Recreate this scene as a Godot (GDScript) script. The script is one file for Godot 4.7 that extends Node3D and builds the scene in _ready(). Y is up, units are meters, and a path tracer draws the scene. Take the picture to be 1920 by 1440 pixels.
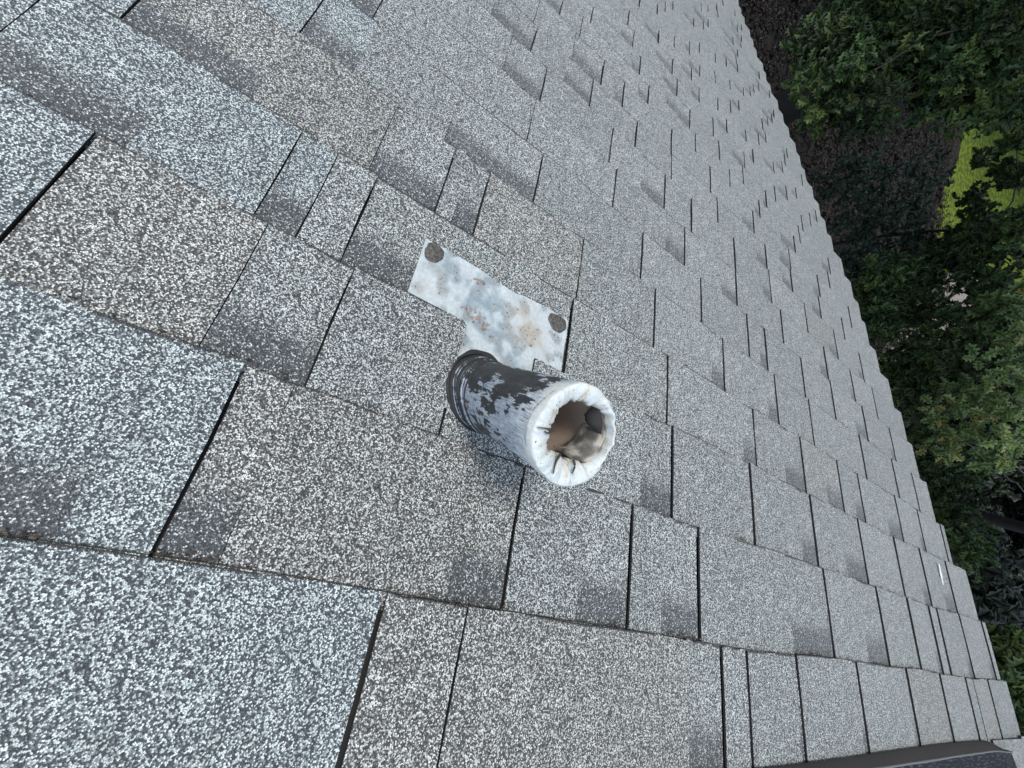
extends Node3D

const H := 0.39                      # metres from the lens to the roof plane; roof layouts below are in units of this
const PITCH := deg_to_rad(28.0)
const TEX_U := 0.55                  # metres covered by a granule texture
const TEX_V := 0.1547
const GROUND := -6.0

var rng := RandomNumberGenerator.new()
var M := {}
var used := {}
var house: Node3D
var deck: MeshInstance3D
var roof_frame: Transform3D

# ------------------------------------------------------------------ helpers
func numbered(called: String) -> String:
	var k: int = used.get(called, 0)
	used[called] = k + 1
	return called if k == 0 else "%s_%03d" % [called, k]

func thing(called: String, label: String, category: String, at: Vector3, group := "") -> Node3D:
	var o := Node3D.new()
	o.name = numbered(called)
	o.position = at
	add_child(o, true)
	o.set_meta("label", label)
	o.set_meta("category", category)
	if group: o.set_meta("group", group)
	return o

func begin() -> SurfaceTool:
	var st := SurfaceTool.new()
	st.begin(Mesh.PRIMITIVE_TRIANGLES)
	return st

func part(called: String, mesh: Mesh, m: Material, parent: Node) -> MeshInstance3D:
	var o := MeshInstance3D.new()
	o.name = called
	o.mesh = mesh
	if m: o.material_override = m
	parent.add_child(o, true)
	return o

func done(called: String, st: SurfaceTool, m: Material, parent: Node, normals := true) -> MeshInstance3D:
	if normals: st.generate_normals()
	return part(called, st.commit(), m, parent)

# a, b, c, d counter-clockwise as seen from outside
func quad(st: SurfaceTool, a: Vector3, b: Vector3, c: Vector3, d: Vector3, uv: Array = []) -> void:
	var p := [a, c, b, a, d, c]
	var ix := [0, 2, 1, 0, 3, 2]
	for i in 6:
		if uv.size() == 4: st.set_uv(uv[ix[i]])
		st.add_vertex(p[i])

func box(st: SurfaceTool, lo: Vector3, hi: Vector3) -> void:
	var v := func(i: int) -> Vector3: return Vector3(hi.x if i & 1 else lo.x, hi.y if i & 2 else lo.y, hi.z if i & 4 else lo.z)
	for f in [[0, 2, 3, 1], [4, 5, 7, 6], [0, 4, 6, 2], [1, 3, 7, 5], [2, 6, 7, 3], [0, 1, 5, 4]]:
		quad(st, v.call(f[0]), v.call(f[1]), v.call(f[2]), v.call(f[3]))

func tube(st: SurfaceTool, pts: Array, radii: Array, sides := 8) -> void:
	var rings := []
	for i in pts.size():
		var d: Vector3 = (pts[mini(i + 1, pts.size() - 1)] - pts[maxi(i - 1, 0)]).normalized()
		var x := d.cross(Vector3(0.31, 0.2, 0.93)).normalized()
		var y := d.cross(x)
		var ring := []
		for k in sides:
			var a := TAU * k / sides
			ring.append(pts[i] + (x * cos(a) + y * sin(a)) * radii[i])
		rings.append(ring)
	for i in pts.size() - 1:
		for k in sides:
			var n := (k + 1) % sides
			st.set_uv(Vector2(float(k) / sides, i * 0.3))
			quad(st, rings[i][k], rings[i][n], rings[i + 1][n], rings[i + 1][k])

func mat(c: Color, rough := 0.9, metal := 0.0) -> StandardMaterial3D:
	var m := StandardMaterial3D.new()
	m.albedo_color = c.linear_to_srgb()
	m.roughness = rough
	m.metallic = metal
	m.cull_mode = BaseMaterial3D.CULL_DISABLED
	return m

func fnl(kind: int, freq: float, sd: int, oct := 1) -> FastNoiseLite:
	var n := FastNoiseLite.new()
	n.noise_type = kind
	n.frequency = freq
	n.seed = sd
	n.fractal_type = FastNoiseLite.FRACTAL_FBM if oct > 1 else FastNoiseLite.FRACTAL_NONE
	n.fractal_octaves = oct
	return n

func pack(c: Color) -> int:
	return int(clampf(c.r, 0, 1) * 255) | int(clampf(c.g, 0, 1) * 255) << 8 | int(clampf(c.b, 0, 1) * 255) << 16 | 255 << 24

# ------------------------------------------------------------------ the day
func sky_and_camera() -> void:
	var cam := Camera3D.new()
	cam.name = "camera"
	var right := Vector3(0.812522, 0.42744378, -0.39635819)
	var back := Vector3(-0.45280628, 0.89101083, 0.0326522)
	cam.transform = Transform3D(Basis(right, back.cross(right), back), Vector3(0, 0.34434956, -0.18309391))
	cam.fov = 85.338
	cam.near = 0.02
	cam.far = 400.0
	add_child(cam)
	cam.current = true
	var env := Environment.new()
	env.background_mode = Environment.BG_SKY
	var sm := ProceduralSkyMaterial.new()
	sm.sky_top_color = Color(0.697, 0.764, 0.84)
	sm.sky_horizon_color = Color(0.922, 0.94, 0.95)
	sm.sky_curve = 0.2
	sm.ground_bottom_color = Color(0.12, 0.12, 0.10)
	sm.ground_horizon_color = Color(0.4, 0.42, 0.42)
	sm.sun_angle_max = 2.0
	var sky := Sky.new()
	sky.sky_material = sm
	env.sky = sky
	env.tonemap_mode = Environment.TONE_MAPPER_LINEAR
	env.tonemap_exposure = 2.0
	env.sdfgi_enabled = true
	env.ssao_enabled = true
	env.ssil_enabled = true
	var we := WorldEnvironment.new()
	we.name = "world"
	we.environment = env
	add_child(we)
	var sun := DirectionalLight3D.new()
	sun.name = "sun"
	sun.light_energy = 0.4
	sun.light_color = Color(1.0, 0.97, 0.92)
	sun.light_angular_distance = 14.0
	sun.shadow_enabled = true
	sun.look_at_from_position(Vector3(-2.0, 6.0, -2.5), Vector3.ZERO)
	add_child(sun)

# ------------------------------------------------------------------ materials
func granules() -> void:
	var w := 2048
	var h := 576
	var cell := fnl(FastNoiseLite.TYPE_CELLULAR, 0.235, 7)
	cell.cellular_return_type = FastNoiseLite.RETURN_CELL_VALUE
	cell.cellular_jitter = 1.0
	cell.domain_warp_enabled = true
	cell.domain_warp_amplitude = 2.0
	cell.domain_warp_frequency = 0.15
	var value := cell.get_image(w, h).get_data()
	cell.cellular_return_type = FastNoiseLite.RETURN_DISTANCE2_SUB
	var gap_image := cell.get_image(w, h)
	var gap := gap_image.get_data()
	var clump := fnl(FastNoiseLite.TYPE_SIMPLEX, 0.05, 23, 2).get_image(w, h).get_data()
	for i in value.size(): value[i] = clampi(value[i] + int((clump[i] - 128) * 0.25), 0, 255)
	var macro := fnl(FastNoiseLite.TYPE_SIMPLEX, 0.009, 21, 5).get_image(w, h).get_data()
	cell.cellular_return_type = FastNoiseLite.RETURN_DISTANCE
	var bump := cell.get_image(w, h, true)
	M.bump = ImageTexture.create_from_image(bump)
	# share, low colour, high colour (sRGB) of each kind of granule
	var blends := {
		"cool": [[0.44, Color(0.20, 0.22, 0.245), Color(0.35, 0.375, 0.405)], [0.16, Color(0.45, 0.48, 0.505), Color(0.60, 0.635, 0.655)], [0.40, Color(0.715, 0.76, 0.77), Color(0.92, 0.95, 0.95)]],
		"neutral": [[0.39, Color(0.19, 0.198, 0.208), Color(0.36, 0.37, 0.38)], [0.22, Color(0.42, 0.43, 0.44), Color(0.60, 0.61, 0.615)], [0.39, Color(0.73, 0.76, 0.765), Color(0.95, 0.965, 0.955)]],
		"warm": [[0.38, Color(0.18, 0.18, 0.182), Color(0.35, 0.35, 0.35)], [0.09, Color(0.37, 0.335, 0.31), Color(0.53, 0.495, 0.465)], [0.17, Color(0.44, 0.44, 0.44), Color(0.61, 0.61, 0.605)], [0.36, Color(0.73, 0.74, 0.735), Color(0.955, 0.955, 0.945)]],
	}
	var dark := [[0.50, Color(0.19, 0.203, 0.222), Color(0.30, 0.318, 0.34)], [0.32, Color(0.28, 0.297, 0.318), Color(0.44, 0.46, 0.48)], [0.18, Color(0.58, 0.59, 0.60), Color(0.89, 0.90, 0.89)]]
	var shuffle := PackedInt32Array()
	var r := RandomNumberGenerator.new()
	r.seed = 5
	for i in 256: shuffle.append(r.randi() & 255)
	var dirt_and_shade := Color(0.085, 0.083, 0.083)
	var sets := {}
	for key in blends:
		for banded in [false, true]:
			var luts := []
			for table in [blends[key], dark]:
				var lut := PackedInt32Array()
				for tone in 4:
					for near_gap in 2:
						for c in 256:
							var x := c / 255.0
							var col := Color.BLACK
							for b in table:
								if x <= b[0] or b == table[-1]:
									col = b[1].lerp(b[2], clampf(x / b[0], 0, 1))
									break
								x -= b[0]
							col = col * (0.93 + 0.045 * tone)
							if near_gap == 1: col = col * 0.55
							lut.append(pack(col))
				luts.append(lut)
			var lp: PackedInt32Array = luts[0]
			var ld: PackedInt32Array = luts[1]
			var out := PackedInt32Array()
			out.resize(w * h)
			var dp := pack(dirt_and_shade)
			for y in h:
				var share := -999
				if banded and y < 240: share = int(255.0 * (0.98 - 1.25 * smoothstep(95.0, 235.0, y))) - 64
				var soil_and_shade := int(290.0 * maxf(0.0, 1.0 - y / 7.0))  # dirt and contact shade under the butt line, both put into the colour
				var row := y * w
				for i in range(row, row + w):
					var c := value[i]
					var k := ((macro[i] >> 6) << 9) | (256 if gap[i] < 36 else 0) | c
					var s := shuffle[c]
					if s < soil_and_shade: out[i] = dp
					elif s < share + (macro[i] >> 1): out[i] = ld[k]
					else: out[i] = lp[k]
			var im := Image.create_from_data(w, h, false, Image.FORMAT_RGBA8, out.to_byte_array())
			var tex := ImageTexture.create_from_image(im)
			for tint in 3:
				var m := StandardMaterial3D.new()
				m.albedo_texture = tex
				m.albedo_color = [Color(0.95, 0.954, 0.955), Color(0.997, 1, 1), Color(0.975, 0.978, 0.975)][tint]
				m.roughness = 0.6
				m.rim_enabled = true
				m.rim = 0.7
				m.rim_tint = 0.2
				m.heightmap_enabled = true
				m.heightmap_texture = M.bump
				m.heightmap_scale = 0.08
				m.cull_mode = BaseMaterial3D.CULL_DISABLED
				M["%s_%d_%d" % [key, int(banded), tint]] = m

# a patch of paint or stain: x, y, radius x, radius y, amount
func blot(list: Array, x: float, y: float) -> float:
	var sum := 0.0
	for b in list:
		var dx := absf(x - b[0])
		var d: float = (dx / b[2]) ** 2 + ((y - b[1]) / b[3]) ** 2
		if d < 6.0: sum += b[4] * exp(-d)
	return sum

func pipe_textures() -> void:
	# peeling white paint over black lead; x is the angle in degrees / 360, y the height
	var w := 768
	var h := 512
	var coarse := fnl(FastNoiseLite.TYPE_SIMPLEX, 0.022, 3, 6)
	var fine := fnl(FastNoiseLite.TYPE_SIMPLEX, 0.07, 4, 5)
	var streak := fnl(FastNoiseLite.TYPE_SIMPLEX, 0.11, 5, 3)
	var paint := [[0.80, 0.42, 0.07, 0.42, 0.75], [0.84, 0.2, 0.08, 0.25, 0.4], [0.585, 0.80, 0.055, 0.13, 0.75], [0.52, 0.83, 0.05, 0.10, 0.45], [0.455, 0.53, 0.035, 0.07, 0.7], [0.61, 0.30, 0.07, 0.14, 0.42], [0.52, 0.33, 0.05, 0.1, 0.28], [0.70, 0.82, 0.04, 0.12, 0.35], [0.66, 0.60, 0.03, 0.08, 0.3], [0.745, 0.16, 0.05, 0.1, 0.22], [0.38, 0.5, 0.06, 0.6, -0.6], [0.47, 0.30, 0.05, 0.12, -0.45], [0.50, 0.60, 0.03, 0.12, -0.3], [0.64, 0.50, 0.05, 0.12, -0.35], [0.70, 0.60, 0.045, 0.13, -0.45], [0.735, 0.80, 0.03, 0.16, -0.25]]
	var im := Image.create(w, h, false, Image.FORMAT_RGB8)
	for y in h:
		var v := 1.0 - y / float(h)
		for x in w:
			var u := x / float(w)
			var a := u * TAU
			var px := cos(a) * 110.0
			var pz := sin(a) * 110.0
			var n := coarse.get_noise_3d(px, pz, y * 0.42) * 0.95 + fine.get_noise_3d(px, pz, y * 0.30) * 0.75
			var s := streak.get_noise_3d(px * 2.4, pz * 2.4, y * 0.10)
			var k := n + blot(paint, u, v) - 0.07 + s * 0.17
			if v < 0.3 and u > 0.40 and u < 0.95: k += 0.55 * sin(v * TAU / 0.049 + 0.8 + n) * smoothstep(0.32, 0.24, v) + 0.10
			if v > 0.88: k += (v - 0.88) * 7.0
			var grey := streak.get_noise_3d(px * 0.5, pz * 0.5, y * 0.3)
			var dark := Color(0.165, 0.175, 0.185) * (1.0 + 0.3 * grey)
			if u < 0.46: dark = dark.lerp(Color(0.25, 0.245, 0.25), clampf(0.5 + n, 0, 1))
			var white := Color(0.61, 0.65, 0.705).lerp(Color(0.80, 0.83, 0.85), clampf(v * 3.4 - 2.75 + n * 0.7, 0, 1)) * (0.97 + 0.10 * grey)
			if fine.get_noise_3d(px * 1.7 + 90.0, pz * 1.7, y * 0.6) > 0.42: white = white.lerp(Color(0.62, 0.53, 0.52), 0.5)
			if s > 0.3: white = white.lerp(dark, 0.4)
			im.set_pixel(x, y, dark.lerp(white, smoothstep(-0.03, 0.03, k)))
	M.sleeve = mat(Color.WHITE, 0.62)
	M.sleeve.albedo_texture = ImageTexture.create_from_image(im)
	# galvanised flange: pale mottling, tan staining, two rust patches, white paint by the pipe
	var fw := 512
	var fh := 384
	var f := Image.create(fw, fh, false, Image.FORMAT_RGB8)
	var mottle := fnl(FastNoiseLite.TYPE_SIMPLEX, 0.012, 31, 5)
	var grain := fnl(FastNoiseLite.TYPE_SIMPLEX, 0.06, 32, 5)
	var rust := [[0.34, 0.91, 0.06, 0.022, 0.6], [0.37, 0.67, 0.07, 0.045, 0.55], [0.44, 0.64, 0.05, 0.045, 0.4]]
	var tan := [[0.66, 0.80, 0.12, 0.2, 0.75], [0.8, 0.72, 0.09, 0.14, 0.7], [0.56, 0.40, 0.10, 0.12, 0.6], [0.14, 0.8, 0.14, 0.2, 0.25], [0.08, 0.62, 0.08, 0.2, 0.3]]
	var bare := [[0.25, 0.80, 0.16, 0.14, 0.5], [0.45, 0.75, 0.16, 0.25, 0.7], [0.62, 0.52, 0.12, 0.16, 0.6], [0.1, 0.92, 0.1, 0.08, 0.6], [0.70, 0.4, 0.08, 0.12, 0.5]]
	for y in fh:
		var v := 1.0 - y / float(fh)
		for x in fw:
			var u := x / float(fw)
			var a := mottle.get_noise_2d(x, y)
			var b := grain.get_noise_2d(x, y)
			var c := Color(0.74, 0.77, 0.785)
			c = c.lerp(Color(0.50, 0.565, 0.61), clampf(blot(bare, u, v) * 0.9 + a * 1.2 + b * 0.3, 0, 0.85))
			c = c.lerp(Color(0.72, 0.655, 0.59), clampf(blot(tan, u, v) * 0.6 + a * 0.6 + b * 0.3 - 0.12, 0, 0.7))
			c = c * (0.98 + 0.07 * b)
			var rr := blot(rust, u, v)
			if rr > 0.12 and rr + b * 0.9 + a * 0.3 > 0.50: c = c.lerp(Color(0.40, 0.315, 0.285).lerp(Color(0.56, 0.48, 0.44), clampf(0.5 + b * 1.6, 0, 1)), 0.85)
			if b > 0.5 and a > 0.22: c = c.lerp(Color(0.25, 0.24, 0.24), 0.7)
			f.set_pixel(x, y, c)
	M.flange = mat(Color.WHITE, 0.55, 0.1)
	M.flange.albedo_texture = ImageTexture.create_from_image(f)
	# rim: white paint, faint tan and hairline black chips
	var rw := 512
	var rim := Image.create(rw, 128, false, Image.FORMAT_RGB8)
	for y in 128:
		for x in rw:
			var a := x / float(rw) * TAU
			var n := coarse.get_noise_3d(cos(a) * 140.0, sin(a) * 140.0, y * 1.1 + 300.0)
			var g := fine.get_noise_3d(cos(a) * 170.0, sin(a) * 170.0, y * 1.6 + 90.0)
			var v := y / 127.0        # 0 outside, 1 inside
			var c := Color(0.74, 0.775, 0.795).lerp(Color(0.83, 0.83, 0.81), clampf(0.5 + n, 0, 1))
			c = c.lerp(Color(0.60, 0.55, 0.48), clampf((v - 0.55) * 1.7 + n * 0.8 + g * 0.4, 0, 0.8))
			if g + (v - 0.5) * 0.2 > 0.56 and n > -0.1: c = Color(0.14, 0.14, 0.15)
			rim.set_pixel(x, y, c * (0.98 + 0.06 * g))
	M.rim = mat(Color.WHITE, 0.6)
	M.rim.albedo_texture = ImageTexture.create_from_image(rim)

func plain_materials() -> void:
	M.asphalt = mat(Color(0.022, 0.021, 0.021), 0.95)
	M.black = mat(Color(0.018, 0.018, 0.02), 0.7)
	M.sealant = mat(Color.WHITE, 0.75)
	var tar := NoiseTexture2D.new()
	tar.width = 128
	tar.height = 128
	tar.noise = fnl(FastNoiseLite.TYPE_SIMPLEX, 0.04, 81, 4)
	tar.seamless = true
	var tg := Gradient.new()
	tg.offsets = PackedFloat32Array([0.25, 0.55, 0.8])
	tg.colors = PackedColorArray([Color(0.22, 0.215, 0.215), Color(0.32, 0.31, 0.305), Color(0.44, 0.42, 0.40)])
	tar.color_ramp = tg
	M.sealant.albedo_texture = tar
	M.sealant.uv1_triplanar = true
	M.sealant.uv1_scale = Vector3(45, 45, 45)
	M.pvc = mat(Color(0.46, 0.375, 0.315), 0.6)
	M.dirty_lead = mat(Color.WHITE, 0.65)
	var grime := NoiseTexture2D.new()
	grime.width = 256
	grime.height = 256
	grime.noise = fnl(FastNoiseLite.TYPE_SIMPLEX, 0.006, 66, 5)
	var gg := Gradient.new()
	gg.offsets = PackedFloat32Array([0.25, 0.5, 0.75])
	gg.colors = PackedColorArray([Color(0.33, 0.32, 0.305), Color(0.47, 0.455, 0.43), Color(0.66, 0.64, 0.60)])
	grime.color_ramp = gg
	M.dirty_lead.albedo_texture = grime
	M.dark_lining = mat(Color(0.034, 0.031, 0.03), 0.8)
	M.vent_side = mat(Color(0.035, 0.033, 0.034), 0.75)
	M.vent_edge = mat(Color(0.16, 0.17, 0.18), 0.6)
	M.vent_top = mat(Color(0.014, 0.017, 0.026), 0.5)
	var scratch := NoiseTexture2D.new()
	scratch.width = 256
	scratch.height = 256
	scratch.noise = fnl(FastNoiseLite.TYPE_SIMPLEX, 0.05, 61, 4)
	scratch.seamless = true
	var ramp := Gradient.new()
	ramp.offsets = PackedFloat32Array([0.0, 0.62, 0.72, 1.0])
	ramp.colors = PackedColorArray([Color(0.10, 0.115, 0.15), Color(0.13, 0.145, 0.18), Color(0.24, 0.26, 0.29), Color(0.36, 0.37, 0.39)])
	scratch.color_ramp = ramp
	M.vent_top.albedo_color = Color.WHITE
	M.vent_top.albedo_texture = scratch
	M.vent_top.uv1_triplanar = true
	M.vent_top.uv1_scale = Vector3(2.0, 2.0, 14.0)
	M.paint = mat(Color(0.75, 0.78, 0.78), 0.7)
	M.debris = mat(Color.WHITE, 0.9)
	M.debris.vertex_color_use_as_albedo = true
	M.board = mat(Color(0.40, 0.38, 0.35), 0.7)
	M.siding = mat(Color(0.34, 0.32, 0.29), 0.85)
	M.leaf = mat(Color.WHITE, 0.55)
	M.leaf.vertex_color_use_as_albedo = true
	M.leaf.backlight_enabled = true
	M.leaf.backlight = Color(0.10, 0.16, 0.04)
	for k in 4:
		var m := mat([Color(0.105, 0.165, 0.05), Color(0.075, 0.125, 0.042), Color(0.14, 0.19, 0.06), Color(0.18, 0.165, 0.05)][k], 0.5)
		m.backlight_enabled = true
		m.backlight = Color(0.10, 0.16, 0.04)
		M["near_leaf_%d" % k] = m
	M.twig = mat(Color(0.10, 0.085, 0.07), 0.9)
	for spec in [["bark", Color(0.008, 0.0085, 0.01), Color(0.034, 0.033, 0.033), Vector3(9, 1.3, 9), 0.06, 6.0], ["litter", Color(0.004, 0.003, 0.0024), Color(0.013, 0.008, 0.006), Vector3(0.3, 0.3, 0.3), 0.02, 3.0], ["grass", Color(0.05, 0.085, 0.002), Color(0.14, 0.18, 0.005), Vector3(0.35, 0.35, 0.35), 0.03, 6.0], ["concrete", Color(0.21, 0.185, 0.172), Color(0.29, 0.26, 0.245), Vector3(0.35, 0.35, 0.35), 0.03, 0.4]]:
		var t := NoiseTexture2D.new()
		t.width = 512
		t.height = 512
		t.seamless = true
		t.noise = fnl(FastNoiseLite.TYPE_SIMPLEX, spec[4], 71, 5)
		var g := Gradient.new()
		g.colors = PackedColorArray([spec[1].linear_to_srgb(), spec[2].linear_to_srgb()])
		g.offsets = PackedFloat32Array([0.3, 0.72])
		t.color_ramp = g
		var m := mat(Color.WHITE, 0.95)
		m.albedo_texture = t
		m.uv1_triplanar = true
		m.uv1_world_triplanar = true
		m.uv1_scale = spec[3]
		m.heightmap_enabled = true
		m.heightmap_texture = t
		m.heightmap_scale = spec[5]
		M[spec[0]] = m

# ------------------------------------------------------------------ the roof
# a point of the roof in its own frame: s along the courses, t down the slope (both in H), y off the plane (metres)
func rp(s: float, t: float, y: float) -> Vector3:
	return Vector3(s * H, y, -t * H)

const EDGE := [[-0.9, 5.45], [-0.35, 5.22], [0.15, 5.14], [0.38, 5.09], [0.71, 4.98], [1.12, 4.72], [1.53, 4.585], [1.95, 4.48], [2.23, 4.41], [2.47, 4.29], [3.01, 4.15], [3.27, 4.08], [3.75, 3.86], [4.22, 3.69], [4.81, 3.53], [5.41, 3.25], [5.99, 3.04], [6.8, 2.79], [8.2, 2.37]]

func edge_s(t: float) -> float:
	for i in EDGE.size() - 1:
		if t <= EDGE[i + 1][0]:
			return lerpf(EDGE[i][1], EDGE[i + 1][1], (t - EDGE[i][0]) / (EDGE[i + 1][0] - EDGE[i][0]))
	return 2.37

const COURSES := [-0.40, -0.04, 0.34, 0.70, 1.025, 1.345, 1.65, 1.94, 2.235, 2.485, 2.75, 2.97, 3.20, 3.43, 3.64, 3.83, 4.03, 4.23, 4.42, 4.60, 4.78, 4.96, 5.14, 5.32, 5.49, 5.66, 5.83, 6.0, 6.17, 6.34, 6.51, 6.68, 6.85, 7.02, 7.2]
# where raised tabs begin in each course, as seen on the roof
const TABS := [
	[1.59, 1.747, 2.11, 2.67, 3.28, 3.8, 4.27, 4.41, 4.76],
	[1.49, 2.49, 3.11, 3.56, 3.92, 4.07, 4.54, 5.07],
	[1.35, 1.91, 2.48, 3.06, 3.59, 4.05, 4.58],
	[0.78, 1.33, 2.0, 2.48, 2.93, 3.22, 3.82, 4.25, 4.74],
	[0.34, 0.8, 1.25, 1.78, 2.29, 2.69, 3.41, 3.97, 4.37],
	[0.54, 1.16, 1.62, 2.06, 2.25, 2.69, 3.1, 3.61, 4.12],
	[-1.0, -0.2, 0.46, 0.96, 1.5, 1.99, 2.51, 3.12, 3.55, 3.96],
	[-0.9, -0.3, 0.48, 0.92, 1.34, 1.58, 2.02, 2.44, 2.93, 3.4, 3.86],
	[-0.8, -0.15, 0.38, 0.76, 1.1, 1.41, 1.87, 2.45, 2.8, 3.24, 3.65],
	[-0.6, -0.1, 0.36, 0.82, 0.99, 1.42, 1.82, 2.34, 2.85, 3.32, 3.9],
	[-0.6, 0.0, 0.49, 0.64, 1.2, 1.68, 2.08, 2.47, 3.0, 3.6], [-0.4, 0.2, 0.7, 1.12, 1.63, 1.98, 2.29, 2.62, 3.15, 3.7],
	[-0.3, 0.3, 0.62, 1.05, 1.5, 1.93, 2.35, 2.81, 3.27], [0.1, 0.6, 1.0, 1.46, 1.78, 2.14, 2.52, 3.07, 3.5],
	[0.0, 0.5, 0.9, 1.31, 1.7, 2.04, 2.45, 2.9, 3.3, 3.69], [0.2, 0.7, 1.1, 1.5, 1.82, 2.25, 2.69, 3.1],
	[0.3, 0.85, 1.3, 1.7, 2.05, 2.41, 2.85, 3.2, 3.54], [0.4, 0.9, 1.4, 1.85, 2.3, 2.84, 3.3], [0.5, 1.0, 1.5, 2.1, 2.55, 2.98], [0.5, 1.2, 1.8, 2.29, 2.7, 3.1], [0.8, 1.3, 1.95, 2.51, 2.8, 3.18],
]
# nearest tabs, one by one: start, end, raised, dark band, blend
const NEAR := [
	[[-0.9, 0.345, 0, 0, "cool"], [0.356, 0.5555, 1, 0, "warm"], [0.559, 1.40, 1, 0, "warm"], [1.40, 1.583, 0, 1, "neutral"]],
	[[-0.85, -0.2, 0, 1, "cool"], [-0.2, -0.076, 1, 0, "cool"], [-0.069, 0.0285, 0, 1, "warm"], [0.030, 0.50, 1, 0, "warm"], [0.501, 0.661, 0, 1, "warm"], [0.668, 0.91, 1, 0, "neutral"], [0.911, 1.121, 0, 1, "neutral"], [1.128, 1.28, 1, 0, "neutral"], [1.281, 1.482, 0, 1, "neutral"]],
	[[-1.1, -0.493, 1, 0, "cool"], [-0.487, -0.165, 0, 0, "warm"], [-0.163, 0.047, 0, 1, "neutral"], [0.05, 0.385, 1, 0, "neutral"], [0.39, 0.642, 1, 0, "neutral", 0.44], [0.645, 1.17, 1, 0, "neutral"], [1.171, 1.345, 0, 1, "neutral"]],
	[[-1.2, -0.703, 0, 1, "cool"], [-0.7, -0.45, 0, 1, "cool"], [-0.45, -0.2, 1, 0, "cool"], [-0.199, -0.106, 0, 1, "cool"], [-0.1, 0.01, 1, 0, "neutral"], [0.011, 0.772, 0, 1, "neutral"]],
	[[-1.2, -0.605, 1, 0, "cool"], [-0.603, -0.33, 0, 1, "warm"], [-0.33, -0.02, 1, 0, "warm"], [-0.019, 0.194, 0, 1, "neutral"], [0.2, 0.255, 1, 0, "neutral"], [0.256, 0.337, 0, 1, "neutral"]],
	[[-1.1, -0.335, 1, 0, "cool"], [-0.333, -0.174, 0, 1, "cool"], [-0.172, 0.15, 1, 0, "neutral"], [0.151, 0.536, 0, 1, "neutral"]],
]
# where a raised tab ends and the recessed ply with its dark band shows, if not by chance
const ENDS := {"1:1.49": 2.12, "1:2.49": 2.85, "2:1.35": 1.66}

func course_t(k: int, s: float) -> float:
	var t: float = COURSES[k]
	if k < 4: t += 0.009 * maxf(0.0, s - 2.6) + 0.006 * sin(s * 2.3 + k)
	return t + 0.003 * sin(s * 5.1 + k * 1.7)

# one visible tab of a shingle
func tab_mesh(k: int, s0: float, s1: float, raised: bool, r: RandomNumberGenerator, t_end := 99.0, dents: Array = []) -> ArrayMesh:
	var n := 5
	var top := begin()
	var side := begin()
	var lift := (0.0029 if k < 3 else 0.0024) if raised else 0.0
	var u0 := r.randf() * maxf(0.02, 1.0 - (s1 - s0) * H / TEX_U)
	var up := []
	var low := []
	var lean0 := r.randf_range(-0.005, 0.005) * (0.3 if k < 6 else 1.0)
	var lean1 := r.randf_range(-0.005, 0.005) * (0.3 if k < 6 else 1.0)
	for i in n + 1:
		var f := i / float(n)
		var s := lerpf(s0, s1, f)
		var ta := course_t(k, s) - 0.035
		var tb := course_t(k + 1, s)
		if t_end < 50.0: tb = t_end + (dents[i] if dents.size() else 0.0)
		var lean := lerpf(lean0, lean1, f)
		var curl := 0.0006 * r.randf() + (0.0007 if i == 0 or i == n else 0.0)
		up.append(rp(s, ta, lift))
		low.append(rp(s + lean, tb + r.randf_range(-0.0035, 0.0035), 0.0046 * minf(1.0, (tb - ta) / 0.3) + lift + curl))
	var mid := []
	for i in n + 1:
		var m: Vector3 = low[i].lerp(up[i], 0.42)
		var edge := i == 0 or i == n
		mid.append(m + Vector3(r.randf_range(-0.0013, 0.0013) if edge else 0.0, 0.0003 * r.randf(), 0))
	# granules are worn away along parts of the butt edge
	var worn := []
	for i in n + 1: worn.append(low[i].lerp(up[i], 0.0028 / low[i].distance_to(up[i])))
	for i in n:
		var ua: float = u0 + (up[i].x - up[0].x) / TEX_U
		var ub: float = u0 + (up[i + 1].x - up[0].x) / TEX_U
		var z: float = -0.035 * H
		var va: float = (up[i].z - low[i].z + z) / TEX_V
		var vb: float = (up[i + 1].z - low[i + 1].z + z) / TEX_V
		var w: float = 0.0026 / TEX_V
		var ma: float = (up[i].z - mid[i].z + z) / TEX_V
		var mb: float = (up[i + 1].z - mid[i + 1].z + z) / TEX_V
		quad(top, worn[i], worn[i + 1], mid[i + 1], mid[i], [Vector2(ua, va - w), Vector2(ub, vb - w), Vector2(ub, mb), Vector2(ua, ma)])
		quad(top, mid[i], mid[i + 1], up[i + 1], up[i], [Vector2(ua, ma), Vector2(ub, mb), Vector2(ub, z / TEX_V), Vector2(ua, z / TEX_V)])
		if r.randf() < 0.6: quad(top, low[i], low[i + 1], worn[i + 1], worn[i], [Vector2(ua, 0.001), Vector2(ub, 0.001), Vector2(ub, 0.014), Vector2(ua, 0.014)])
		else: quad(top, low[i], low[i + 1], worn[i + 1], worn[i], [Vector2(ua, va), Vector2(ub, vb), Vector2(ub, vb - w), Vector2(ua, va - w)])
	var drop := Vector3(0, -0.0030, 0)
	for i in n: quad(side, low[i] + drop, low[i + 1] + drop, low[i + 1], low[i])
	quad(side, up[0] + drop, mid[0] + drop, mid[0], up[0])
	quad(side, mid[0] + drop, low[0] + drop, low[0], mid[0])
	quad(side, low[n] + drop, mid[n] + drop, mid[n], low[n])
	quad(side, mid[n] + drop, up[n] + drop, up[n], mid[n])
	top.generate_normals()
	side.generate_normals()
	return side.commit(top.commit())

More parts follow.
